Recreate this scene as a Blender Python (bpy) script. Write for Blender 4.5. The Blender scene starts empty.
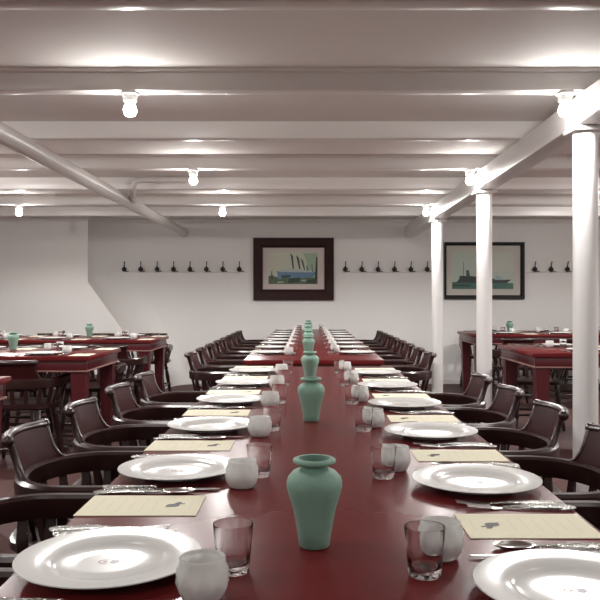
import bpy, bmesh, math
from mathutils import Vector, Matrix
PI = math.pi
sc = bpy.context.scene
COL = sc.collection

# ------------------------------------------------------------------ materials
def pbsdf(name, col, rough=0.5, metal=0.0, spec=0.5, noise=None, bump=None, coat=0.0):
    m = bpy.data.materials.new(name); m.use_nodes = True
    nt = m.node_tree; b = nt.nodes['Principled BSDF']
    b.inputs['Base Color'].default_value = (*col, 1)
    b.inputs['Roughness'].default_value = rough
    b.inputs['Metallic'].default_value = metal
    b.inputs['Specular IOR Level'].default_value = spec
    if coat:
        b.inputs['Coat Weight'].default_value = coat
        b.inputs['Coat Roughness'].default_value = 0.15
    tc = nt.nodes.new('ShaderNodeTexCoord')
    if noise:
        scale, amt, stretch = noise
        mp = nt.nodes.new('ShaderNodeMapping'); mp.inputs['Scale'].default_value = stretch
        nz = nt.nodes.new('ShaderNodeTexNoise'); nz.inputs['Scale'].default_value = scale
        nz.inputs['Detail'].default_value = 4
        rp = nt.nodes.new('ShaderNodeMapRange')
        rp.inputs['To Min'].default_value = 1 - amt
        if amt > 1: rp.inputs['From Min'].default_value = .3; rp.inputs['From Max'].default_value = .7; rp.inputs['To Min'].default_value = .12; amt = .9; rp.inputs['To Max'].default_value = 1 + amt
        mx = nt.nodes.new('ShaderNodeVectorMath'); mx.operation = 'SCALE'
        mx.inputs[0].default_value = col
        nt.links.new(tc.outputs['Object'], mp.inputs['Vector'])
        nt.links.new(mp.outputs['Vector'], nz.inputs['Vector'])
        nt.links.new(nz.outputs['Fac'], rp.inputs['Value'])
        nt.links.new(rp.outputs['Result'], mx.inputs['Scale'])
        nt.links.new(mx.outputs['Vector'], b.inputs['Base Color'])
    if bump:
        scale, st = bump
        n2 = nt.nodes.new('ShaderNodeTexNoise'); n2.inputs['Scale'].default_value = scale
        bp = nt.nodes.new('ShaderNodeBump'); bp.inputs['Strength'].default_value = st
        bp.inputs['Distance'].default_value = 0.01
        nt.links.new(tc.outputs['Object'], n2.inputs['Vector'])
        nt.links.new(n2.outputs['Fac'], bp.inputs['Height'])
        nt.links.new(bp.outputs['Normal'], b.inputs['Normal'])
    return m

def emis(name, col, s):
    m = bpy.data.materials.new(name); m.use_nodes = True
    nt = m.node_tree; nt.nodes.clear()
    e = nt.nodes.new('ShaderNodeEmission'); e.inputs[0].default_value = (*col, 1); e.inputs[1].default_value = s
    o = nt.nodes.new('ShaderNodeOutputMaterial'); nt.links.new(e.outputs[0], o.inputs[0])
    return m

M = {}
M['wall'] = pbsdf('wall_paint', (.80, .775, .755), .55, noise=(1.3, .03, (1, 1, 1)), bump=(9, .05))
M['ceil'] = pbsdf('ceiling_paint', (.80, .775, .75), .7, spec=.04, noise=(1.5, .03, (1, 1, 1)), bump=(5, .04))
M['beam'] = pbsdf('beam_gloss_paint', (.82, .795, .77), .34, bump=(5, .04))
M['column'] = pbsdf('column_paint', (.74, .72, .71), .35, bump=(6, .05))
M['pipe'] = pbsdf('pipe_paint', (.64, .61, .59), .35, bump=(12, .06))
M['floor'] = pbsdf('red_floor', (.080, .028, .025), .65, noise=(30, .25, (1, 1, 1)), bump=(60, .2))
M['table'] = pbsdf('red_table_lacquer', (.122, .0130, .0140), .27, noise=(6, .12, (6, .6, 6)), bump=(3, .03), spec=.13)
M['apron'] = pbsdf('red_table_apron', (.080, .010, .014), .32, noise=(6, .15, (1, 1, 1)))
M['chair'] = pbsdf('dark_chair_wood', (.027, .0088, .0078), .28, noise=(14, .3, (1, 1, 4)), spec=.5, coat=.25)
M['chair_dark'] = pbsdf('dark_chair_wood_dull', (.030, .010, .009), .42, noise=(14, .3, (1, 1, 4)), spec=.35)
M['lit_edge'] = pbsdf('lit_table_edge', (.24, .12, .105), .4)  # paler colour stands in for light caught along the apron's lower edge
M['panel'] = pbsdf('oxblood_chair_panel', (.040, .0070, .0072), .46, noise=(10, .3, (1, 1, 1)), spec=.16)
M['plate'] = pbsdf('white_china', (.66, .655, .635), .17, spec=.5)
M['mark_r'] = pbsdf('crest_red', (.22, .05, .05), .4)
M['mark_k'] = pbsdf('crest_dark', (.06, .045, .055), .4)
M['silver'] = pbsdf('polished_silver', (.50, .49, .47), .2, metal=1.0, bump=(230, 1.0), noise=(260, 2.2, (1, 1, 1)))
M['silver_s'] = pbsdf('smooth_silver', (.66, .65, .63), .22, metal=1.0)
M['card'] = pbsdf('cream_card', (.76, .72, .56), .8, spec=.1, noise=(30, .03, (1, 1, 1)))
M['ink'] = pbsdf('black_ink', (.035, .03, .03), .6)
M['faint'] = pbsdf('faint_print', (.66, .63, .49), .6)
M['vase'] = pbsdf('celadon_matte', (.190, .325, .255), .62, noise=(25, .06, (1, 1, 1)), bump=(90, .06))
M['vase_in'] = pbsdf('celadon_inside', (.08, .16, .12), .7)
M['frame'] = pbsdf('mahogany_frame', (.030, .0075, .0065), .5, noise=(12, .3, (1, 1, 5)), spec=.2)
M['frame_k'] = pbsdf('black_frame', (.008, .006, .006), .5, spec=.2)
M['mat'] = pbsdf('picture_mat', (.60, .52, .50), .8)
M['mat2'] = pbsdf('picture_mat_pale', (.55, .52, .47), .8)
M['iron'] = pbsdf('black_iron', (.012, .010, .010), .4)
M['porcelain'] = pbsdf('porcelain_socket', (.85, .84, .82), .3)
M['bulb'] = emis('bulb_glow', (1, .975, .94), 200)

def glassmat(name, col, rough, milk):
    m = bpy.data.materials.new(name); m.use_nodes = True
    nt = m.node_tree; b = nt.nodes['Principled BSDF']
    b.inputs['Base Color'].default_value = (*col, 1)
    b.inputs['Roughness'].default_value = rough
    b.inputs['Transmission Weight'].default_value = 1 - milk
    b.inputs['IOR'].default_value = 1.45
    return m
M['glass'] = glassmat('clear_glass', (1, 1, 1), .0, 0); M['glass'].node_tree.nodes['Principled BSDF'].inputs['IOR'].default_value = 1.38
M['milk'] = glassmat('milky_ribbed_glass', (.92, .92, .90), .12, .55)

# ------------------------------------------------------------------ helpers
def link(name, bm, mats, parent=None, smooth=None, loc=None):
    me = bpy.data.meshes.new(name)
    bmesh.ops.recalc_face_normals(bm, faces=bm.faces)
    bm.to_mesh(me); bm.free()
    if not isinstance(mats, (list, tuple)): mats = [mats]
    for m in mats: me.materials.append(M[m])
    o = bpy.data.objects.new(name, me); COL.objects.link(o)
    if parent: o.parent = parent
    if loc is not None: o.location = loc
    if smooth is not None:
        ang = math.radians(smooth)
        for p in me.polygons: p.use_smooth = True
        b2 = bmesh.new(); b2.from_mesh(me)
        for e in b2.edges:
            if len(e.link_faces) == 2 and e.calc_face_angle(0) > ang: e.smooth = False
        b2.to_mesh(me); b2.free()
    return o

def tag(o, label, cat, group=None):
    o['label'] = label; o['category'] = cat
    if group: o['group'] = group
    return o
def struct(name, bm, m, smooth=None):
    o = link(name, bm, m, smooth=smooth); o['kind'] = 'structure'; return o
def empty(name, loc=(0, 0, 0), rz=0):
    o = bpy.data.objects.new(name, None); COL.objects.link(o)
    o.location = loc; o.rotation_euler = (0, 0, rz); o.empty_display_size = .05
    return o
def copy_tree(o, parent=None):
    c = o.copy(); COL.objects.link(c)
    if parent: c.parent = parent
    for ch in list(o.children): copy_tree(ch, c)
    return c

def box(bm, x0, x1, y0, y1, z0, z1, bevel=0, mi=0):
    vs = [bm.verts.new(p) for p in ((x0,y0,z0),(x1,y0,z0),(x1,y1,z0),(x0,y1,z0),(x0,y0,z1),(x1,y0,z1),(x1,y1,z1),(x0,y1,z1))]
    fs = [bm.faces.new([vs[i] for i in f]) for f in ((3,2,1,0),(4,5,6,7),(0,1,5,4),(1,2,6,5),(2,3,7,6),(3,0,4,7))]
    for f in fs: f.material_index = mi
    if bevel:
        es = list({e for f in fs for e in f.edges})
        bmesh.ops.bevel(bm, geom=es, offset=bevel, segments=2, affect='EDGES', profile=.5)
def quad(bm, pts, mi=0):
    f = bm.faces.new([bm.verts.new(p) for p in pts]); f.material_index = mi; return f
def lathe(bm, prof, n=24, cx=0, cy=0, cz=0, rfun=None, mi=0, caps=True):
    rings = []
    for r, z in prof:
        ring = []
        for i in range(n):
            a = 2 * PI * i / n
            rr = r * (rfun(a, z) if rfun else 1)
            ring.append(bm.verts.new((cx + rr * math.cos(a), cy + rr * math.sin(a), cz + z)))
        rings.append(ring)
    for a, b in zip(rings, rings[1:]):
        for i in range(n):
            f = bm.faces.new((a[i], a[(i+1) % n], b[(i+1) % n], b[i])); f.material_index = mi
    if caps:
        bm.faces.new(list(reversed(rings[0]))).material_index = mi
        bm.faces.new(rings[-1]).material_index = mi
    return rings
def tube(bm, pts, rad, n=10, caps=True):
    """round tube through 3-D points, rad a number or list"""
    pts = [Vector(p) for p in pts]
    if not isinstance(rad, (list, tuple)): rad = [rad] * len(pts)
    rings = []; up = None
    for i, p in enumerate(pts):
        t = (pts[min(i+1, len(pts)-1)] - pts[max(i-1, 0)]).normalized()
        if up is None:
            up = Vector((0, 0, 1)) if abs(t.z) < .9 else Vector((1, 0, 0))
        s = t.cross(up).normalized(); up = s.cross(t).normalized()
        rings.append([bm.verts.new(p + rad[i] * (math.cos(2*PI*k/n) * s + math.sin(2*PI*k/n) * up)) for k in range(n)])
    for a, b in zip(rings, rings[1:]):
        for i in range(n): bm.faces.new((a[i], a[(i+1) % n], b[(i+1) % n], b[i]))
    if caps:
        bm.faces.new(list(reversed(rings[0]))); bm.faces.new(rings[-1])
def sweep(bm, path, section):
    """path: (x,y,z) list in plan; section: (side offset, height) polygon, kept upright"""
    rings = []
    for i, p in enumerate(path):
        p = Vector(p)
        t = Vector(path[min(i+1, len(path)-1)]) - Vector(path[max(i-1, 0)]); t.z = 0; t.normalize()
        s = Vector((t.y, -t.x, 0))
        rings.append([bm.verts.new(p + s * a + Vector((0, 0, h))) for a, h in section])
    n = len(section)
    for a, b in zip(rings, rings[1:]):
        for i in range(n): bm.faces.new((a[i], a[(i+1) % n], b[(i+1) % n], b[i]))
    bm.faces.new(list(reversed(rings[0]))); bm.faces.new(rings[-1])
def ball(bm, c, r, seg=12):
    bmesh.ops.create_uvsphere(bm, u_segments=seg, v_segments=max(6, seg // 2 + 2), radius=r, matrix=Matrix.Translation(c))

ORD = ['first', 'second', 'third', 'fourth', 'fifth', 'sixth', 'seventh', 'eighth', 'ninth']

# ------------------------------------------------------------------ room
HC = 1.145                      # lens height
ZB, ZC = HC + .995, HC + 1.102    # beam underside, ceiling deck
YW = 10.5                       # far wall
XL, XR, YB = -5.6, 5.6, -3.2
bm = bmesh.new(); box(bm, XL-.1, XR+.1, YB-.1, YW+.1, -.1, 0); struct('floor', bm, 'floor')
bm = bmesh.new(); box(bm, XL-.1, XR+.1, YB-.1, YW+.1, ZC, ZC+.1); struct('ceiling', bm, 'ceil')
bm = bmesh.new(); box(bm, XL-.1, XR+.1, YW, YW+.1, 0, ZC); struct('wall_back', bm, 'wall')
bm = bmesh.new(); box(bm, XR, XR+.1, YB-.1, YW, 0, ZC); struct('wall_right', bm, 'wall')
bm = bmesh.new(); box(bm, XL-.1, XR+.1, YB-.1, YB, 0, ZC); struct('wall_front', bm, 'wall')
bm = bmesh.new(); box(bm, XL-.1, XL, YB-.1, YW, 0, ZC)
struct('wall_left', bm, 'wall')
# jutting wall section at the far left with the slanting foot
bm = bmesh.new()
yf = 9.9
zk = HC + 18 * 9.9 / 770
NB = 10
rows = []
for z, xf, wd in ((0, -1.84, .36), (zk, -2.83, .52), (ZC, -2.83, .52)):
    row = [bm.verts.new((XL, yf, z))]
    for q in range(NB+1):
        a = q / NB * PI / 2
        row.append(bm.verts.new((xf + wd*(1-math.cos(a)), yf + (YW-yf)*math.sin(a), z)))
    rows.append(row)
for A_, B_ in zip(rows, rows[1:]):
    for q in range(NB+1): bm.faces.new((A_[q], A_[q+1], B_[q+1], B_[q]))
struct('wall_left_bay', bm, 'wall', smooth=30)

# transverse deck beams
for k in range(-4, 8):
    y = 2.57 + 1.09 * k
    if y < YB + .1 or y > 9.6: continue
    bm = bmesh.new(); box(bm, XL, XR, y, y+.085, ZB, ZC+.02, bevel=.012)
    if k in (1, 3, 5):      # glossy bead where the lamp beams meet the deck
        tube(bm, [(XL, y-.004, ZC-.006), (1.3, y-.004, ZC-.006), (XR, y-.004, ZC-.006)], .014, 14)
    struct('trim_%d' % (k + 5), bm, 'beam', smooth=40)
# long girder on the columns
bm = bmesh.new(); box(bm, 1.31, 1.45, YB, YW, HC+.855, ZB+.004, bevel=.012)
struct('trim_14', bm, 'column', smooth=40)
# thin cornice on the far wall
bm = bmesh.new(); box(bm, -2.43, XR, YW-.03, YW, ZC-.05, ZC, bevel=.006); struct('trim_15', bm, 'ceil')
bm = bmesh.new(); box(bm, -1.87, XR, YW-.015, YW, 0, .07, bevel=.004); struct('baseboard_back', bm, 'wall')

colnames = ['nearest thick white pillar at the right edge of the room',
            'middle white pillar in front of the right-hand picture',
            'farthest and thinnest-looking white pillar, left of the right-hand picture']
for i, y in enumerate((3.83, 6.03, 8.22)):
    r = empty('support_column', (1.38, y, 0))
    bm = bmesh.new(); lathe(bm, [(.0605, 0), (.0605, HC+.856)], 40); link('shaft', bm, 'column', r, smooth=40)
    bm = bmesh.new(); box(bm, -.085, .085, -.085, .085, HC+.83, HC+.854, bevel=.006); link('cap_plate', bm, 'column', r, smooth=40)
    bm = bmesh.new(); lathe(bm, [(.09, 0), (.09, .012), (.066, .03)], 32); link('foot_collar', bm, 'column', r, smooth=40)
    tag(r, colnames[i], 'pillar', 'white pillars under the girder')

# overhead pipe with its elbow branch
r = empty('overhead_pipe', (-1.70, 0, HC+.923))
bm = bmesh.new(); tube(bm, [(0, YB, 0), (0, 2, 0), (0, 6, 0), (0, YW-.03, 0)], .056, 24); link('main_pipe', bm, 'pipe', r, smooth=50)
bm = bmesh.new()
pts = [(.02, 7.38, .01), (.07, 7.14, .012), (.125, 6.92, .025), (.145, 6.85, .06), (.155, 6.83, .10), (.18, 6.82, .128), (.23, 6.82, .140), (.36, 6.82, .142), (.62, 6.82, .142)]
tube(bm, pts, .024, 14); link('branch_pipe', bm, 'pipe', r, smooth=50)
bm = bmesh.new(); tube(bm, [(.04, 7.28, .011), (.07, 7.14, .012)], .033, 16); link('branch_collar', bm, 'pipe', r, smooth=40)
bm = bmesh.new()
tube(bm, [(0, YW-.045, 0), (0, YW-.0, 0)], .075, 24); link('wall_flange', bm, 'pipe', r, smooth=40)
tag(r, 'long white painted pipe running under the beams on the left', 'pipe')

# ------------------------------------------------------------------ lamps
def make_lamp():
    r = empty('ceiling_bulb')
    bm = bmesh.new(); lathe(bm, [(.045, 0), (.045, -.008), (.036, -.016), (.032, -.040), (.026, -.044)], 24); link('socket', bm, 'porcelain', r, smooth=40)
    bm = bmesh.new(); lathe(bm, [(.014, -.042), (.018, -.052), (.027, -.066), (.031, -.080), (.030, -.094), (.024, -.106), (.013, -.113), (.003, -.115)], 18)
    link('bulb', bm, 'bulb', r, smooth=60)
    return r
lamp = make_lamp()
LP = [(-.855, 3.70, 'bare bulb in white socket on left, nearest of the ceiling bulbs'),
      (-.875, 5.88, 'bare ceiling bulb left of centre, second back from the viewer'),
      (-.895, 8.06, 'bare ceiling bulb left of centre, farthest back above the picture'),
      (1.235, 3.70, 'bare ceiling bulb beside the top of the nearest pillar'),
      (1.235, 5.88, 'bare ceiling bulb beside the top of the middle pillar'),
      (1.235, 8.06, 'bare ceiling bulb beside the top of the farthest pillar'),
      (-3.025, 8.06, 'bare ceiling bulb at the far left, beyond the pipe')]
for i, (x, y, lab) in enumerate(LP):
    o = lamp if i == 0 else copy_tree(lamp)
    o.location = (x, y, ZB)
    tag(o, lab, 'light bulb', 'bare bulbs on the deck beams')

def plight(x, y, z, w, rad=.035, col=(1, .975, .945)):
    l = bpy.data.lights.new('room_lamp', 'POINT'); l.energy = w; l.shadow_soft_size = rad; l.color = col
    o = bpy.data.objects.new('room_lamp', l); COL.objects.link(o); o.location = (x, y, z); return o
def spot(x, y, w, deg=165):  # added unseen downlight, brightens tables and floor but not the ceiling
    l = bpy.data.lights.new('fill_spot', 'SPOT'); l.energy = w; l.shadow_soft_size = .05; l.color = (1, .975, .945)
    l.spot_size = math.radians(deg); l.spot_blend = .35
    o = bpy.data.objects.new('fill_spot', l); COL.objects.link(o); o.location = (x, y, ZB-.13)
for x in (-3.03, -.88, 1.235, 3.35):
    for y in (-.66, 1.52, 3.70, 5.88, 8.06):
        spot(x, y, 62 if y > 3 else 24)
for x in (-3.03, 3.35):
    for y in (-.66, 3.70, 5.88, 8.06):
        if (x, y) != (-3.03, 8.06): plight(x, y, ZB-.09, 26)
w = bpy.data.worlds.new('world'); sc.world = w; w.use_nodes = True
w.node_tree.nodes['Background'].inputs[0].default_value = (.9, .92, 1, 1)
w.node_tree.nodes['Background'].inputs[1].default_value = .3
def area(loc, rot, sx, sy, e):
    l = bpy.data.lights.new('soft_lamp', 'AREA'); l.shape = 'RECTANGLE'; l.size = sx; l.size_y = sy; l.energy = e
    l.color = (1, .97, .95)
    o = bpy.data.objects.new('soft_lamp', l); COL.objects.link(o); o.location = loc; o.rotation_euler = rot

# ------------------------------------------------------------------ tables
TT = .76
def make_table(name, x0, x1, y0, y1, label, group=None, planks=None):
    cx, cy = (x0+x1)/2, (y0+y1)/2; hx, hy = (x1-x0)/2, (y1-y0)/2
    r = empty(name, (cx, cy, 0))
    bm = bmesh.new(); box(bm, -hx, hx, -hy, hy, TT-.032, TT, bevel=.005); link('tabletop', bm, 'table', r, smooth=40)
    i = .022
    bm = bmesh.new()
    a, b, z0, z1 = hx-i, hy-i, TT-.106, TT-.03
    box(bm, -a, a, -b, -b+.025, z0, z1, .003); box(bm, -a, a, b-.025, b, z0, z1, .003)
    box(bm, -a, -a+.025, -b+.025, b-.025, z0, z1, .003); box(bm, a-.025, a, -b+.025, b-.025, z0, z1, .003)
    link('apron', bm, 'apron', r, smooth=40)
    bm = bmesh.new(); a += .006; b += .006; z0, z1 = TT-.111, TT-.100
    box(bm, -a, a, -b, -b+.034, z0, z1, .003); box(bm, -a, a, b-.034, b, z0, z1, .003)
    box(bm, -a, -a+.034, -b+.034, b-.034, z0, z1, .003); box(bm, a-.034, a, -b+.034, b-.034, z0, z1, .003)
    link('apron_lit_edge', bm, 'lit_edge', r, smooth=40)  # pale strip added under the apron, painted as its lit lower edge
    for sx in (-1, 1):
        for sy in (-1, 1):
            bm = bmesh.new()
            px, py = sx*(hx-.085), sy*(hy-.085)
            sec = [(.052, TT-.03), (.052, TT-.12), (.028, 0)]
            rings = [[bm.verts.new((px+u*h, py+v*h, z)) for u, v in ((-1,-1),(1,-1),(1,1),(-1,1))] for h, z in sec]
            for A_, B_ in zip(rings, rings[1:]):
                for q in range(4): bm.faces.new((A_[q], A_[(q+1) % 4], B_[(q+1) % 4], B_[q]))
            bm.faces.new(rings[0]); bm.faces.new(rings[-1])
            link('leg', bm, 'apron', r)
    tag(r, label, 'table', group)
    return r
TX0, TX1 = -.417, .490
make_table('dining_table', TX0, TX1, -.75, 4.46, 'long dark red dining table in the foreground, nearest in the centre row', 'long red dining tables')
make_table('dining_table', TX0, TX1, 4.94, 10.13, 'long dark red dining table in the centre, reaching the far wall', 'long red dining tables')
LX0, LX1 = -3.95, -1.50
RX0, RX1 = 1.58, 4.0
make_table('dining_table', LX0, LX1, 3.0, 3.9, 'nearest red table on the left, only its corner in view', 'red side tables')
make_table('dining_table', LX0, LX1, 5.27, 6.17, 'red side table on the left, middle of the three', 'red side tables')
make_table('dining_table', LX0, LX1, 7.4, 8.3, 'red side table on the left, nearest the far wall', 'red side tables')
make_table('dining_table', 1.63, RX1, 5.58, 6.62, 'red side table on the right with a bare corner showing', 'red side tables')
make_table('dining_table', 1.84, 4.3, 8.6, 9.5, 'red side table on the right, nearest the far wall', 'red side tables')

# ------------------------------------------------------------------ chairs (facing local +x)
BOW = .615
def bow_pt(t, k=1.0):
    """t 0..1 along the U from one arm end round the back to the other"""
    ls = .22; la = 0.70; tot = 2*ls + la
    s = t * tot
    if s < ls: x, y = .21 - s, -.255
    elif s > ls + la: x, y = -.01 + (s-ls-la), .255
    else:
        a = (s-ls)/la * PI
        x, y = -.01 - .195*math.sin(a), -.255*math.cos(a)
    return x*k, y*k
def make_chair():
    r = empty('captains_chair')
    # bow arm rail
    bm = bmesh.new()
    N = 40
    path = []
    for i in range(N+1):
        x, y = bow_pt(i/N)
        path.append((x, y, 0))
    sec = []
    for a, h in ((-.018, -.064), (-.021, -.02), (-.020, -.008), (-.010, 0), (.012, 0), (.021, -.008), (.021, -.03), (.015, -.064)):
        sec.append((a, BOW + h))
    sweep(bm, path, sec); link('arm_rail', bm, 'chair', r, smooth=35)
    for s in (-1, 1):
        bm = bmesh.new(); lathe(bm, [(.022, -.064), (.026, -.045), (.026, -.012), (.018, .0005)], 16, .212, s*.255, BOW)
        link('arm_end', bm, 'chair', r, smooth=50)
    # back panel
    bm = bmesh.new()
    n, mm = 16, 6
    def pp(u, v, off):
        y = (-1 + 2*u) * (.144 + .012*v + .052*(1-v)**4)
        x = -.01 - .195*math.sqrt(max(0, 1-(y/.255)**2))
        lean = .040*v**1.3
        return (x - lean*.9 + off, y, BOW - .02 + v*.126)
    grid = {}
    for side, off in ((0, .010), (1, -.008)):
        for i in range(n+1):
            for j in range(mm+1): grid[side, i, j] = bm.verts.new(pp(i/n, j/mm, off))
    for side in (0, 1):
        for i in range(n):
            for j in range(mm):
                bm.faces.new([grid[side, i, j], grid[side, i+1, j], grid[side, i+1, j+1], grid[side, i, j+1]])
    for i in range(n):
        for j in (0, mm): bm.faces.new([grid[0, i, j], grid[0, i+1, j], grid[1, i+1, j], grid[1, i, j]])
    for j in range(mm):
        for i in (0, n): bm.faces.new([grid[0, i, j], grid[0, i, j+1], grid[1, i, j+1], grid[1, i, j]])
    link('back_panel', bm, 'panel', r, smooth=40)
    # rolled crest with knob ends
    bm = bmesh.new()
    pts = [Vector(pp(i/n, 1, -.006)) + Vector((0, 0, .004)) for i in range(n+1)]
    tube(bm, pts, .0165, 12)
    link('crest_roll', bm, 'chair', r, smooth=60)
    for e in (0, 1):
        bm = bmesh.new(); ball(bm, pts[-e] + Vector((0, (.004 if e else -.004), 0)), .0195, 12); link('knob', bm, 'chair', r, smooth=80)
        bm = bmesh.new(); tube(bm, [Vector(pp(e, v/5, .0)) for v in range(6)], .0115, 10); link('back_post', bm, 'chair', r, smooth=60)
    # spindles
    for i in range(13):
        t = .05 + .9*i/12
        x, y = bow_pt(t); xb, yb = bow_pt(t, .86)
        d = math.atan2(*reversed((xb-x, yb-y)))
        ang = math.atan2(bow_pt(min(1, t+.01))[1]-bow_pt(t-.01)[1], bow_pt(min(1, t+.01))[0]-bow_pt(t-.01)[0])
        tx, ty = math.cos(ang), math.sin(ang); nx, ny = -ty, tx
        bm = bmesh.new(); rings = []
        for f, wd in ((0, .010), (.25, .013), (.5, .0155), (.8, .012), (1, .011)):
            px, py, pz = xb+(x-xb)*f, yb+(y-yb)*f, .425+(BOW-.06-.425)*f
            rings.append([bm.verts.new((px+tx*a*wd+nx*b*.007, py+ty*a*wd+ny*b*.007, pz)) for a, b in ((-1,-1),(1,-1),(1,1),(-1,1))])
        for A_, B_ in zip(rings, rings[1:]):
            for q in range(4): bm.faces.new((A_[q], A_[(q+1) % 4], B_[(q+1) % 4], B_[q]))
        bm.faces.new(rings[0]); bm.faces.new(rings[-1])
        link('spindle', bm, 'chair_dark', r)
    # saddle seat
    bm = bmesh.new()
    def seatr(a):
        c, s = math.cos(a), math.sin(a)
        return (abs(c)**3 / .225**3 + abs(s)**3 / .245**3) ** (-1/3)
    rings = []
    for k, z in ((.0, .425), (.45, .424), (.75, .432), (.93, .440), (1, .434), (1, .412), (.95, .402), (.0, .402)):
        if k == 0:
            rings.append([bm.verts.new((0, 0, z))])
        else:
            rings.append([bm.verts.new((k*seatr(2*PI*i/32)*math.cos(2*PI*i/32), k*seatr(2*PI*i/32)*math.sin(2*PI*i/32), z)) for i in range(32)])
    for A_, B_ in zip(rings, rings[1:]):
        for i in range(32):
            j = (i+1) % 32
            if len(A_) == 1: bm.faces.new((A_[0], B_[i], B_[j]))
            elif len(B_) == 1: bm.faces.new((A_[i], A_[j], B_[0]))
            else: bm.faces.new((A_[i], A_[j], B_[j], B_[i]))
    link('seat', bm, 'chair', r, smooth=50)
    # turned legs, stretchers
    feet = {}
    for sx in (-1, 1):
        for sy in (-1, 1):
            top = Vector((sx*.15, sy*.16, .405)); bot = Vector((sx*.205, sy*.215, .0))
            fr = [0, .08, .16, .2, .24, .45, .62, .7, .74, .78, .9, 1]
            rd = [.015, .02, .017, .025, .017, .024, .019, .025, .017, .021, .016, .012]
            bm = bmesh.new(); tube(bm, [top.lerp(bot, f) for f in fr], rd, 10); link('leg', bm, 'chair', r, smooth=60)
            feet[sx, sy] = top.lerp(bot, .66)
    for a, b in (((-1,-1),(1,-1)), ((-1,1),(1,1)), ((-1,-1),(-1,1)), ((1,-1),(1,1))):
        p, q = feet[a], feet[b]
        bm = bmesh.new(); tube(bm, [p.lerp(q, f) for f in (0, .3, .5, .7, 1)], [.008, .011, .015, .011, .008], 8)
        link('stretcher', bm, 'chair', r, smooth=60)
    return r
chair0 = make_chair(); used = [False]
def chair(x, y, rz, label, group):
    o = chair0 if not used[0] else copy_tree(chair0); used[0] = True
    o.location = (x, y, 0); o.rotation_euler = (0, 0, rz)
    tag(o, label, 'chair', group)
G1, G2 = 'captain chairs along the near centre table', 'captain chairs along the far centre table'
LC = [1.11 + .592*k for k in range(6)]
RC = [1.00 + .592*k for k in range(6)]
for k in range(6):
    chair(-.685, LC[k]+.15, 0, 'dark wooden captain chair, %s back on left side of near centre table' % ORD[k], G1)
    chair(.722, RC[k]+.18, PI, 'dark wooden captain chair, %s back on right side of near centre table' % ORD[k], G1)
FC = [5.50 + .59*k for k in range(8)]
for k in range(8):
    chair(-.685, FC[k]+.42, 0, 'dark wooden captain chair, %s back on left side of far centre table' % ORD[k], G2)
    chair(.722, FC[k]+.42, PI, 'dark wooden captain chair, %s back on right side of far centre table' % ORD[k], G2)
G3 = 'captain chairs at the side tables'
POS = {0: 'at the aisle end', 1: 'second from the aisle', 2: 'third from the aisle'}
SC = []
for side, xs, tab, y, rz, which in (
        (-1, (-1.99,), 'middle left table', 5.37, PI/2, 'near'),
        (-1, (-1.80, -2.42), 'middle left table', 6.43, -PI/2, 'far'),
        (-1, (-1.80, -2.42), 'rear left table', 7.14, PI/2, 'near'),
        (-1, (-1.88, -2.49, -3.10), 'rear left table', 9.12, -PI/2, 'far'),
        (1, (2.02,), 'middle right table', 6.92, -PI/2, 'far'),
        (1, (2.22, 2.84), 'rear right table', 8.34, PI/2, 'near'),
        (1, (2.22, 2.84, 3.46), 'rear right table', 9.92, -PI/2, 'far')):
    for i, x in enumerate(xs):
        chair(x, y, rz, 'dark captain chair %s on the %s side of %s' % (POS[i], which, tab), G3)

# ------------------------------------------------------------------ tableware prototypes
def make_plate(mark):
    r = empty('charger_plate')
    R = .131
    bm = bmesh.new()
    prof = [(.0008, .007), (.04, .0070), (.074, .0078), (.079, .0105), (.083, .0130), (.105, .0160), (.127, .0182), (R, .0185), (R+.0005, .0170), (.126, .0145), (.10, .0115), (.082, .0075), (.075, .0030), (.074, 0), (.070, 0), (.068, .003), (.0008, .003)]
    lathe(bm, prof, 56); link('dish', bm, 'plate', r, smooth=50)
    if mark:
        bm = bmesh.new()
        z = .0074
        def ell(cx, cy, a, b, mi, n=14, hole=0):
            vs = [bm.verts.new((cx+a*math.cos(2*PI*i/n), cy+b*math.sin(2*PI*i/n), z)) for i in range(n)]
            bm.faces.new(vs).material_index = mi
        # small crest: red pennant and dark shield over a ribbon
        ring = [2*PI*q/16 for q in range(17)]
        for a0, a1 in list(zip(ring, ring[1:]))[3:13]:
            quad(bm, [(-.006+r_*math.cos(a_), r_*.9*math.sin(a_), z) for r_, a_ in ((.0105, a0), (.0105, a1), (.0075, a1), (.0075, a0))], 0)
        quad(bm, [(.001,-.006,z),(.008,-.009,z),(.014,-.003,z),(.013,.007,z),(.002,.007,z)], 1)
        quad(bm, [(-.009,-.003,z),(-.003,-.003,z),(-.003,.003,z),(-.009,.003,z)], 0)
        link('crest_mark', bm, ['mark_r', 'mark_k'], r)
    return r
def make_vase():
    r = empty('table_vase')
    prof = [(.001, .0), (.0225, .0), (.0240, .002), (.0262, .02), (.0325, .055), (.0400, .080), (.0434, .093), (.0435, .100), (.0415, .108),
            (.034, .1165), (.0235, .1215), (.0200, .1245), (.0205, .1265), (.0290, .1285), (.0335, .1310), (.0340, .1335), (.0328, .1360), (.0290, .1378), (.0250, .1372)]
    bm = bmesh.new(); lathe(bm, prof, 48, caps=False); link('body', bm, 'vase', r, smooth=60)
    bm = bmesh.new(); lathe(bm, [(.0250, .1372), (.0215, .133), (.018, .125), (.022, .117), (.036, .103), (.034, .09), (.022, .03), (.001, .02)], 48, caps=False)
    link('inside', bm, 'vase_in', r, smooth=80)
    return r
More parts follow.
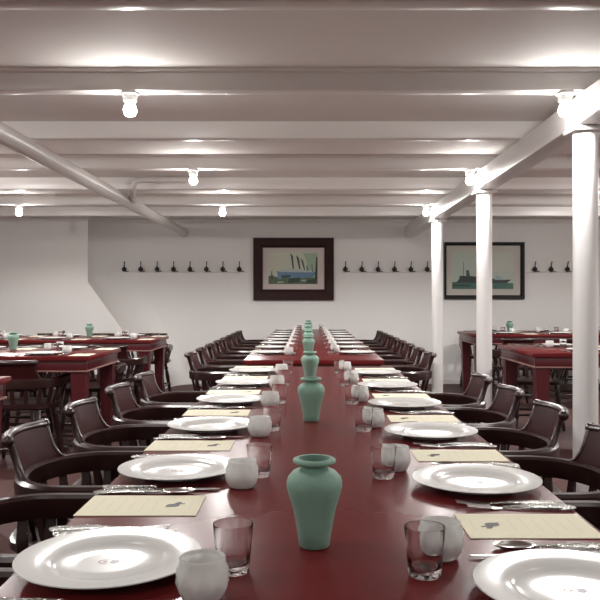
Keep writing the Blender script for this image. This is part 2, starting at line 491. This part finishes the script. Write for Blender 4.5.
def make_tumbler():
    r = bmesh.new()
    prof = [(.0005, .0), (.0205, .0), (.0225, .002), (.0235, .010), (.0262, .043), (.0288, .0675), (.0283, .0690), (.0274, .0685), (.0252, .043), (.0222, .016), (.0200, .0125), (.0005, .0115)]
    fl = lambda a, z: 1 + .030*abs(math.cos(4.5*a))*(1 if .004 < z < .060 else .0) - (.02 if .004 < z < .06 else 0)
    lathe(r, prof, 54, rfun=fl)
    return link('water_tumbler', r, 'glass', smooth=40)
def make_votive():
    e = empty('votive_cup')
    r = bmesh.new()
    rib = lambda a, z: 1 + (.055*math.cos(9*a)*math.cos(150*z) if .006 < z < .047 else 0)
    prof = [(.0005, .0), (.022, .0), (.0265, .003), (.0305, .010), (.0333, .020), (.0338, .030), (.0322, .041), (.0300, .048), (.0302, .053), (.0290, .0545), (.0278, .053), (.0275, .047), (.0300, .03), (.0285, .014), (.022, .008), (.0005, .007)]
    lathe(r, prof, 66, rfun=rib)
    link('cup', r, 'milk', e, smooth=50)
    r = bmesh.new(); lathe(r, [(.001, .0085), (.0215, .0090), (.0270, .016), (.0285, .022), (.0285, .0225), (.001, .0235)], 24)
    link('candle_wax', r, 'plate', e, smooth=40)
    return e
def flat_outline(bm, pts, z0, z1):
    """pts: (x, halfwidth) along x -> slightly domed strip with lumps"""
    top, bot = [], []
    for x, hw, z in pts:
        top.append([bm.verts.new((x, -hw, z + z0)), bm.verts.new((x, -hw*.6, z + z1)), bm.verts.new((x, hw*.6, z + z1)), bm.verts.new((x, hw, z + z0)), bm.verts.new((x, hw*.6, z)), bm.verts.new((x, -hw*.6, z))])
    for a, b in zip(top, top[1:]):
        for i in range(6): bm.faces.new((a[i], a[(i+1) % 6], b[(i+1) % 6], b[i]))
    bm.faces.new(top[0]); bm.faces.new(list(reversed(top[-1])))
def handle_pts(x0, x1, n=16, w=1.0):
    out = []
    for i in range(n+1):
        f = i/n
        hw = (.0100*(1-f)**.8 + .0040) * w
        hw += .0022*abs(math.sin(f*n*PI*.5)) * (1 if f < .75 else .3)
        if f == 0: hw = .004*w
        out.append((x0+(x1-x0)*f, hw, .001 + .003*math.sin(f*PI)))
    return out
def make_fork():
    r = empty('silver_fork')
    bm = bmesh.new(); flat_outline(bm, handle_pts(-.10, .035), .0015, .0035); link('handle', bm, 'silver', r, smooth=60)
    bm = bmesh.new(); flat_outline(bm, [(.034, .003, .001), (.045, .0105, .001), (.056, .012, .002)], .001, .002)
    for k in range(4):
        y = -.0099 + k*.0066
        rings = [(.055, .0022, .002), (.08, .0018, .004), (.100, .0010, .006)]
        pr = None
        for x, h, z in rings:
            cur = [bm.verts.new((x, y+a*h, z+b*.0015)) for a, b in ((-1, 0), (1, 0), (1, 1), (-1, 1))]
            if pr:
                for q in range(4): bm.faces.new((pr[q], pr[(q+1) % 4], cur[(q+1) % 4], cur[q]))
            pr = cur
        bm.faces.new(pr)
    link('tines', bm, 'silver_s', r, smooth=30)
    return r
def make_knife():
    r = empty('silver_knife')
    bm = bmesh.new(); flat_outline(bm, [(x, hw*1.05, .001) for x, hw, z in handle_pts(-.12, -.01)], .003, .008); link('handle', bm, 'silver', r, smooth=60)
    bm = bmesh.new(); flat_outline(bm, [(-.012, .005, .003), (.02, .0085, .003), (.07, .0095, .003), (.10, .008, .003), (.118, .003, .003)], .0006, .0012)
    link('blade', bm, 'silver_s', r, smooth=30)
    return r
def make_spoon():
    r = empty('silver_spoon')
    bm = bmesh.new(); flat_outline(bm, handle_pts(-.10, .045), .0015, .0035); link('handle', bm, 'silver', r, smooth=60)
    bm = bmesh.new(); rings = []
    n = 20
    for k, z in ((0.001, .0015), (.5, .0022), (.85, .005), (1, .0075), (1.04, .0072), (.88, .0035), (.5, .0008), (.001, .0)):
        rings.append([bm.verts.new((.070+.031*k*math.cos(2*PI*i/n), .018*k*math.sin(2*PI*i/n)*(1-.18*math.cos(2*PI*i/n)), z)) for i in range(n)])
    for A_, B_ in zip(rings, rings[1:]):
        for i in range(n): bm.faces.new((A_[i], A_[(i+1) % n], B_[(i+1) % n], B_[i]))
    link('bowl', bm, 'silver_s', r, smooth=60)
    return r
def make_menu():
    bm = bmesh.new()
    box(bm, -.106, .112, -.070, .070, 0, .0012)
    z = .0015
    # small dark emblem towards the inner end
    bm.faces.new([bm.verts.new((.060+.013*math.cos(a), -.004+.011*math.sin(a), z)) for a in [2*PI*q/12 for q in range(12)]]).material_index = 1
    quad(bm, [(.058,.004,z),(.071,.001,z),(.074,.020,z),(.066,.019,z)], 1)
    quad(bm, [(.046,-.016,z),(.062,-.014,z),(.060,-.006,z),(.049,-.008,z)], 1)
    quad(bm, [(.068,.002,z),(.082,.006,z),(.080,.011,z),(.068,.010,z)], 1)
    for i in range(6):
        x = .025 - i*.021; L = (.030, .046, .036, .050, .028, .042)[i]
        quad(bm, [(x,-L,z),(x+.003,-L,z),(x+.003,L,z),(x,L,z)], 2)
    quad(bm, [(.092,-.03,z),(.095,-.03,z),(.095,.03,z),(.092,.03,z)], 2)
    return link('menu_card', bm, ['card', 'ink', 'faint'])

PROTO = {'charger_plate': make_plate(True), 'charger_plain': make_plate(False), 'table_vase': make_vase(), 'water_tumbler': make_tumbler(),
         'votive_cup': make_votive(), 'silver_fork': make_fork(), 'silver_knife': make_knife(), 'silver_spoon': make_spoon(), 'menu_card': make_menu()}
seen = set()
def put(kind, x, y, rz, label, cat, group, z=TT):
    p = PROTO[kind]
    if kind in seen: o = copy_tree(p)
    else: o = p; seen.add(kind)
    o.location = (x, y, z + .0005); o.rotation_euler = (0, 0, rz)
    tag(o, label, cat, group)
    return o
def cover(cx, cy, th, where, gname, full, right_side=False, menu_v=.33, mark=True):
    """place setting; th = direction the sitter faces"""
    u = Vector((math.cos(th), math.sin(th))); v = Vector((-math.sin(th), math.cos(th)))
    P = lambda du, dv: (cx + u.x*du + v.x*dv, cy + u.y*du + v.y*dv)
    put('charger_plate' if mark else 'charger_plain', *P(0, 0), PI/2 if False else 0, 'round white charger plate at the ' + where, 'plate', 'charger plates ' + gname)
    put('menu_card', *P(-.026, menu_v), th, 'cream menu card at the ' + where, 'menu card', 'menu cards ' + gname)
    if right_side: vo, tu = (.150, -.150), (.185, -.075)
    else: vo, tu = (.150, -.118), (.180, -.020)
    put('votive_cup', *P(*vo), th, 'milky ribbed votive cup at the ' + where, 'candle cup', 'votive cups ' + gname)
    put('water_tumbler', *P(*tu), th, 'clear water tumbler at the ' + where, 'glass', 'water tumblers ' + gname)
    if full:
        put('silver_fork', *P(-.030, .146), th, 'silver fork nearest the plate at the ' + where, 'fork', 'forks ' + gname)
        put('silver_fork', *P(-.045, .174), th, 'outer silver fork at the ' + where, 'fork', 'forks ' + gname)
        put('silver_knife', *P(-.010, -.146), th, 'silver table knife at the ' + where, 'knife', 'knives ' + gname)
        put('silver_spoon', *P(-.040, -.190 if right_side else -.172), th, 'silver spoon at the ' + where, 'spoon', 'spoons ' + gname)
    else:
        put('silver_fork', *P(-.030, .150), th, 'silver fork at the ' + where, 'fork', 'forks ' + gname)
        put('silver_knife', *P(-.010, -.150), th, 'silver table knife at the ' + where, 'knife', 'knives ' + gname)
PXL, PXR = -.286, .348
for k in range(6):
    cover(PXL, LC[k], 0, '%s setting, left side of near centre table' % ORD[k], 'on the near centre table', True)
    cover(PXR, RC[k], PI, '%s setting, right side of near centre table' % ORD[k], 'on the near centre table', True, True, -.31)
for k in range(8):
    cover(PXL, FC[k], 0, '%s setting, left side of far centre table' % ORD[k], 'on the far centre table', False, mark=False, menu_v=.32)
    cover(PXR, FC[k], PI, '%s setting, right side of far centre table' % ORD[k], 'on the far centre table', False, True, -.30, mark=False)
for xs, yc, tab in (((-1.86, -2.50), 5.72, 'middle left'), ((-1.86, -2.50, -3.14), 7.85, 'rear left'),
                    ((2.08,), 6.10, 'middle right'), ((2.24, 2.86, 3.46), 9.05, 'rear right')):
    for i, x in enumerate(xs):
        if not (tab == 'middle left' and i == 1):
            cover(x, yc-.30, PI/2, '%s setting, near side of %s table' % (ORD[i], tab), 'on the side tables', False, menu_v=-.28, mark=False)
        cover(x, yc+.30, -PI/2, '%s setting, far side of %s table' % (ORD[i], tab), 'on the side tables', False, menu_v=.28, mark=False)

G = 'celadon vases down the tables'
for k, y in enumerate((1.205, 2.45, 3.70)):
    put('table_vase', .010, y, 0, 'matte green vase, %s back along near centre table' % ORD[k], 'vase', G)
for k, y in enumerate((5.28, 6.30, 7.32, 8.34, 9.36)):
    put('table_vase', .004, y, 0, 'matte green vase, %s back along far centre table' % ORD[k], 'vase', G)
put('table_vase', -2.27, 5.93, 0, 'matte green vase on the middle left side table', 'vase', G)
put('table_vase', -2.27, 8.0, 0, 'matte green vase on the rear left side table', 'vase', G)
put('table_vase', 2.38, 9.08, 0, 'matte green vase on the rear right side table', 'vase', G)

# ------------------------------------------------------------------ pictures on the far wall
S = YW / 770.0
def wx(px): return (px - 308) * S
def wz(py): return HC + (300 - py) * S
def colmat(name, c, noise=None):
    M[name] = pbsdf(name, c, .5, noise=noise); return name
def picture(outer, inner, img, fmat, mmat, paint, mats, label, thick):
    x0, y0, x1, y1 = outer
    r = empty('framed_picture', (wx((x0+x1)/2), YW, wz((y0+y1)/2)))
    ox, oz = r.location.x, r.location.z
    L = lambda px, py: (wx(px)-ox, wz(py)-oz)
    ax, az = L(x0, y1); bx, bz = L(x1, y0); cx, cz = L(inner[0], inner[3]); dx, dz = L(inner[2], inner[1])
    bm = bmesh.new()
    yo, yi = -thick, -thick*.55
    for q in (((ax,az),(bx,az),(dx,cz),(cx,cz)), ((bx,az),(bx,bz),(dx,dz),(dx,cz)), ((bx,bz),(ax,bz),(cx,dz),(dx,dz)), ((ax,bz),(ax,az),(cx,cz),(cx,dz))):
        (p, q1, q2, q3) = q
        mid = lambda a, b: ((a[0]*.25+b[0]*.75), (a[1]*.25+b[1]*.75))
        m0, m1 = mid(p, q3), mid(q1, q2)
        quad(bm, [(p[0], yo, p[1]), (q1[0], yo, q1[1]), (m1[0], yo*.9, m1[1]), (m0[0], yo*.9, m0[1])])
        quad(bm, [(m0[0], yo*.9, m0[1]), (m1[0], yo*.9, m1[1]), (q2[0], yi, q2[1]), (q3[0], yi, q3[1])])
        quad(bm, [(p[0], yo, p[1]), (q1[0], yo, q1[1]), (q1[0], -.001, q1[1]), (p[0], -.001, p[1])])
        quad(bm, [(q3[0], yi, q3[1]), (q2[0], yi, q2[1]), (q2[0], -.004, q2[1]), (q3[0], -.004, q3[1])])
    link('frame', bm, fmat, r)
    bm = bmesh.new(); quad(bm, [(cx, -.008, cz), (dx, -.008, cz), (dx, -.008, dz), (cx, -.008, dz)]); link('mat_board', bm, mmat, r)
    bm = bmesh.new()
    for i, (pts, mi) in enumerate(paint):
        yy = -.010 - .0004*i
        quad(bm, [(L(*p)[0], yy, L(*p)[1]) for p in pts], mi)
    link('painting', bm, mats, r)
    tag(r, label, 'picture', 'framed ship pictures on the far wall')
    return r
for n_, c_ in (('sky_cream', (.58, .60, .47)), ('sky_green', (.36, .47, .33)), ('sea_green', (.10, .15, .075)), ('hull_blue', (.13, .24, .36)), ('sea_dark', (.035, .055, .04)),
               ('mast_dark', (.05, .07, .08)), ('foam', (.36, .42, .33)), ('deck_pale', (.46, .52, .50)), ('sky_pale', (.50, .57, .49)), ('sky_haze', (.57, .59, .51)), ('teal_sea', (.045, .15, .115)),
               ('hull_black', (.018, .030, .030)), ('haze_blue', (.33, .45, .46))):
    colmat(n_, c_, noise=(25, .35 if 'sea' in n_ else .12, (1, 1, 3)))
p1 = [([(268.5,284),(317.5,284),(317.5,252),(268.5,252)], 0),
      ([(305,284),(317.5,284),(317.5,253),(303,253),(307,262)], 1),
      ([(268.5,284),(317.5,284),(317.5,278),(300,276.5),(282,277.5),(268.5,276)], 2),
      ([(278,279),(313,277.5),(317,272),(302,271.5),(285,272),(277,271)], 3),
      ([(279,272),(314,272.5),(312,270.5),(300,269),(288,268.5),(280,270)], 7),
      ([(282,278.6),(290,277.8),(291,275),(281,275.5)], 5),
      ([(292.6,269),(294,269),(293,256),(290,253),(291.2,258)], 5),
      ([(299,269),(300.5,269),(299,258),(296,255),(297.4,261)], 5),
      ([(304,270),(305.2,270),(303.2,261),(300.4,258),(302,263)], 5),
      ([(307.3,271),(308.2,271),(307,265),(306.3,266)], 5),
      ([(312,272),(312.8,272),(312.2,264),(311.6,264)], 5),
      ([(314.8,278),(317.5,284),(317.5,257),(316.2,257)], 4),
      ([(288,283.5),(299,282),(300,277.5),(289,278.5)], 4),
      ([(306,283.5),(316,283.5),(316,279),(308,280)], 4),
      ([(270,278.5),(274,278.5),(273.6,275.5),(270.5,275.5)], 5),
      ([(271.2,276),(272.4,276),(272.2,271),(271.4,271)], 5),
      ([(277,283),(283,283),(284,281.5),(278,281.4)], 6),
      ([(301,281.4),(306,281.2),(305.4,279.6),(302,279.8)], 6)]
picture((253.5, 238, 333.7, 300.3), (262.8, 247.8, 324.4, 289.4), None, 'frame', 'mat', p1,
        ['sky_cream', 'sky_green', 'sea_green', 'hull_blue', 'sea_dark', 'mast_dark', 'foam', 'deck_pale'],
        'framed steamship painting in a wide mahogany frame on the far wall', .045)
p2 = [([(452,289),(513,289),(513,251.5),(452,251.5)], 0),
      ([(490,272),(513,272),(513,252),(486,254)], 1),
      ([(452,289),(513,289),(513,283.2),(480,282),(452,282)], 2),
      ([(456,282.6),(507,283),(511,279.5),(502,279.8),(480,277),(470,276),(459.5,275.8),(459,279)], 3),
      ([(494,279.8),(503,280),(502,277),(496,275.8)], 4),
      ([(466,276.5),(470,276.5),(468.6,270),(466,270.4)], 5),
      ([(481,277.5),(484.5,277.5),(483,270.5),(480.6,271)], 5),
      ([(463,276.5),(463.6,276.5),(463.4,262),(463,262)], 5),
      ([(489,278),(489.6,278),(489.3,263),(488.9,263)], 5),
      ([(452,286),(470,286.4),(470,285),(452,284.5)], 3)]
picture((444, 242.3, 524, 299.2), (446.2, 245.6, 520.2, 295.2), None, 'frame_k', 'mat2', p2,
        ['sky_pale', 'sky_haze', 'teal_sea', 'hull_black', 'haze_blue', 'mast_dark'],
        'framed pale sea painting in a thin black frame behind the pillars', .04)

# ------------------------------------------------------------------ coat rails
def rack(x0, x1, hooks, label):
    r = empty('coat_rack', (wx((x0+x1)/2), YW, wz(271.8)))
    ox = r.location.x
    bm = bmesh.new(); box(bm, wx(x0)-ox, wx(x1)-ox, -.018, 0, -.009, .007, bevel=.003); link('rail', bm, 'wall', r, smooth=40)
    for hpx in hooks:
        bx = wx(hpx) - ox
        bm = bmesh.new()
        lathe(bm, [(.007, -.004), (.020, .0), (.032, .014), (.034, .026), (.030, .044), (.015, .058), (.007, .066)], 14, bx, -.045, .004)
        tube(bm, [(bx, -.012, .0), (bx, -.045, .006)], .009, 8)
        tube(bm, [(bx, -.045, .064), (bx+.004, -.052, .10), (bx+.006, -.062, .138)], [.008, .0055, .008], 8)
        tube(bm, [(bx+.01, -.04, .006), (bx+.05, -.05, .004), (bx+.06, -.055, .010)], .006, 6)
        link('hook', bm, 'iron', r, smooth=50)
    tag(r, label, 'coat rack', 'coat rails on the far wall')
rack(119, 247, [125 + 16.35*i for i in range(8)], 'coat rail of eight black hooks left of the mahogany framed picture')
rack(340, 440, [345.2 + 16.3*i for i in range(6)], 'coat rail of black hooks between the two framed pictures')
rack(527.5, 577, [534 + 16.2*i for i in range(3)], 'short coat rail of black hooks right of the black framed picture')

# ------------------------------------------------------------------ camera
cam = bpy.data.cameras.new('camera'); co = bpy.data.objects.new('camera', cam); COL.objects.link(co)
co.location = (0, 0, HC); co.rotation_euler = (PI/2, 0, 0)
cam.lens = 770/600*36; cam.sensor_width = 36; cam.shift_x = -8/600; cam.shift_y = 0; cam.clip_start = .02
sc.camera = co
sc.view_settings.view_transform = 'Standard'
sc.view_settings.exposure = 0
sc.cycles.sample_clamp_indirect = 6
sc.cycles.max_bounces = 10
sc.cycles.transmission_bounces = 10
